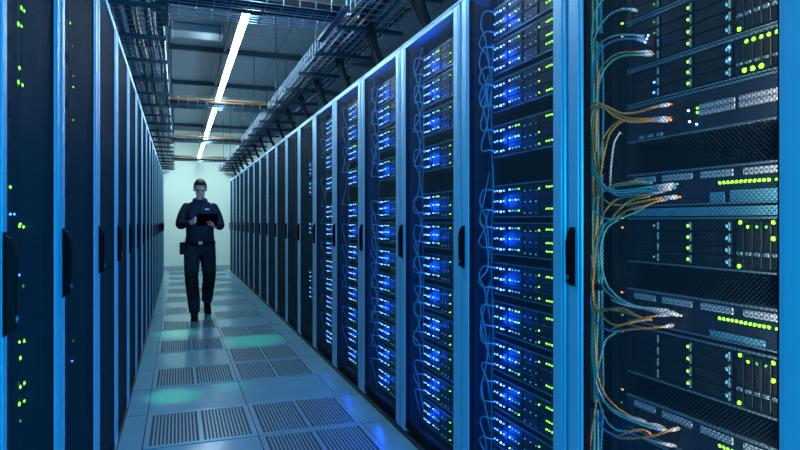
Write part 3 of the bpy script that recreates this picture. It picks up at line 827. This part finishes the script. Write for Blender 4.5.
# jacket with sleeves, collar
jk = MB()
loft(jk, [(0, 0, .905, .178, .125), (0, 0, .95, .180, .128), (0, 0, 1.05, .168, .120), (0, -.008, 1.17, .172, .124), (0, -.01, 1.30, .186, .130), (0, 0, 1.37, .190, .115), (0, .005, 1.415, .172, .098), (0, .005, 1.448, .132, .088), (0, .005, 1.465, .100, .080), (0, .0, 1.48, .080, .074)])
for s in (SH_R, SH_L): jk.ell(s + Vector((-.012 if s.x > 0 else .012, 0, -.01)), (.054, .066, .044))
for s, E_, Wt in ((SH_R, EL_R, WR_R), (SH_L, EL_L, WR_L)):
    we = E_.lerp(Wt, .93)
    limb(jk, [s, (s + E_) / 2 + Vector((math.copysign(.012, s.x), 0, 0)), E_, E_.lerp(Wt, .5), we], [.056, .058, .056, .050, .042])
remesh(jk, 'jacket', 'cloth', man, .008, 3)
cl = MB(); cl_r = []
for k in range(25):
    a = math.radians(-75 + 330 * k / 24 + 0)
    a = math.radians(-90 + 22 + (360 - 44) * k / 24)
    cl_r.append((.072 * math.cos(a), -.008 + .07 * math.sin(a), 1.482 + .022 * math.sin(a)))
cl.tube(cl_r, .021, 8)
cl.build('collar', 'cloth', man, True)
tr = MB()
loft(tr, [(0, 0, .80, .165, .11), (0, 0, .88, .176, .118), (0, 0, .96, .168, .112)])
for h_, k_, a_ in ((HIP_R, KN_R, AN_R), (HIP_L, KN_L, AN_L)):
    ae = a_.lerp(k_, .06)
    limb(tr, [h_ + Vector((0, 0, -.02)), (h_ + k_) / 2, k_, (k_ + a_) / 2 + Vector((0, .015, .02)), ae], [.104, .098, .082, .080, .070])
for s, hx, kx in ((-1, HIP_R, KN_R), (1, HIP_L, KN_L)):
    c_ = hx.lerp(kx, .62); tr.box(c_.x + s * .062 - .03, c_.x + s * .062 + .03, c_.y - .06, c_.y + .06, c_.z - .09, c_.z + .08, bev=.012)
remesh(tr, 'trousers', 'cloth2', man, .008, 3)
for k_, a_ in ((KN_R, AN_R), (KN_L, AN_L)):
    kp = MB(); up = (k_ - a_).normalized()
    limb(kp, [k_ + up * .05 + Vector((0, -.012, 0)), k_ + Vector((0, -.016, 0)), k_.lerp(a_, .55) + Vector((0, -.008, 0))], [.078, .080, .073])
    remesh(kp, 'knee_patch', 'pad', man, .01, 2)
def boot(an, pitch, toe_x):
    R_ = Matrix.Rotation(pitch, 3, 'X')
    q = lambda x, y, z: an + R_ @ Vector((x, y, z))
    up = MB()
    limb(up, [q(0, .01, .07), q(0, .012, .0), q(0, .012, -.045)], [.052, .05, .046])
    limb(up, [q(0, .0, -.045), q(toe_x * .5, -.08, -.055), q(toe_x, -.155, -.064)], [.047, .045, .036])
    b = remesh(up, 'boot', 'leather', man, .007, 2)
    so = MB(); prof = [(-.040, .05), (-.043, -.02), (-.046, -.10), (-.036, -.165), (-.012, -.195), (.016, -.195), (.038, -.165), (.047, -.10), (.041, -.02), (.038, .05), (.0, .064)]
    n = len(prof); z0, z1 = -.098, -.076
    so.add([q(x + toe_x * min(1, -y / .16 if y < 0 else 0), y, z0) for x, y in prof] + [q(x + toe_x * min(1, -y / .16 if y < 0 else 0), y, z1) for x, y in prof],
           [tuple(range(n))[::-1], tuple(range(n, 2 * n))] + [(k, (k + 1) % n, (k + 1) % n + n, k + n) for k in range(n)])
    so.build('sole', 'handle', b)
boot(AN_R, 0, -.005)
boot(Vector((.10, .30, .165)), math.radians(38), .01)
# hair: cap over the skull, short sides
hr = MB()
hr.ell(hp(0, .024, .052), (.075, .089, .080), TILT); hr.ell(hp(0, -.045, .105), (.052, .042, .030), TILT)
for s in (-1, 1): hr.ell(hp(s * .066, .022, .03), (.018, .045, .05), TILT)
remesh(hr, 'hair', 'hair', man, .006, 2)
for s in (-1, 1):
    MB().ell(hp(s * .030, -.083, .000), (.011, .006, .0045), TILT, 10, 8).build('eye', 'eye', man, True)
    MB().tube([hp(s * .014, -.095, .018), hp(s * .03, -.095, .024), hp(s * .048, -.083, .018)], .0045, 6).build('eyebrow', 'hair', man, True)
MB().tube([(0, -.128, .93), (0, -.132, 1.1), (0, -.140, 1.25), (0, -.132, 1.36), (0, -.10, 1.44)], .003, 6).build('zipper', 'leather', man)
for s_ in (-1, 1): B(s_ * .085 - .042, s_ * .085 + .042, -.139, -.118, 1.25, 1.345, bev=.006).build('chest_pocket', 'cloth', man)
for x_, z_ in ((-.19, .93), (0, .93)): B(x_ * 0 - .022, .022, -.141, -.130, .928, .962, bev=.003).build('belt_buckle', 'badge', man) if x_ == 0 else None
B(.055, .105, -.146, -.130, 1.36, 1.375, bev=.002).build('chest_badge', 'badge', man)
bl = MB(); n = 28
vs = []; fs = []
for k in range(n):
    a = 2 * math.pi * k / n
    for rr, z in ((1.0, .925), (1.0, .965), (1.05, .965), (1.05, .925)): vs.append((.181 * rr * math.cos(a), .130 * rr * math.sin(a), z))
for k in range(n):
    for j in range(4): fs.append((k * 4 + j, ((k + 1) % n) * 4 + j, ((k + 1) % n) * 4 + (j + 1) % 4, k * 4 + (j + 1) % 4))
bl.add(vs, fs).build('belt', 'leather', man)
o = B(-.245, -.165, -.10, -.02, .80, .955, bev=.012).build('radio', 'leather'); o.location = (PX, PY, 0)
tag(o, 'black belt radio pouch hanging at the walking person’s hip', 'radio')
po = MB().tube([(-.19, -.06, .955), (-.185, -.065, 1.0)], .007, 8).build('antenna', 'badge', o)
# tablet
tb = empty('tablet', (PX + .072, PY - .355, 1.235), 'dark tablet held in both hands by the person', 'tablet')
tb.rotation_euler = (math.radians(32), 0, 0)
B(-.125, .125, -.006, .004, -.09, .09, bev=.003).build('tablet_case', 'handle', tb)
B(-.115, .115, .0041, .0052, -.080, .080).build('screen', 'screen', tb)
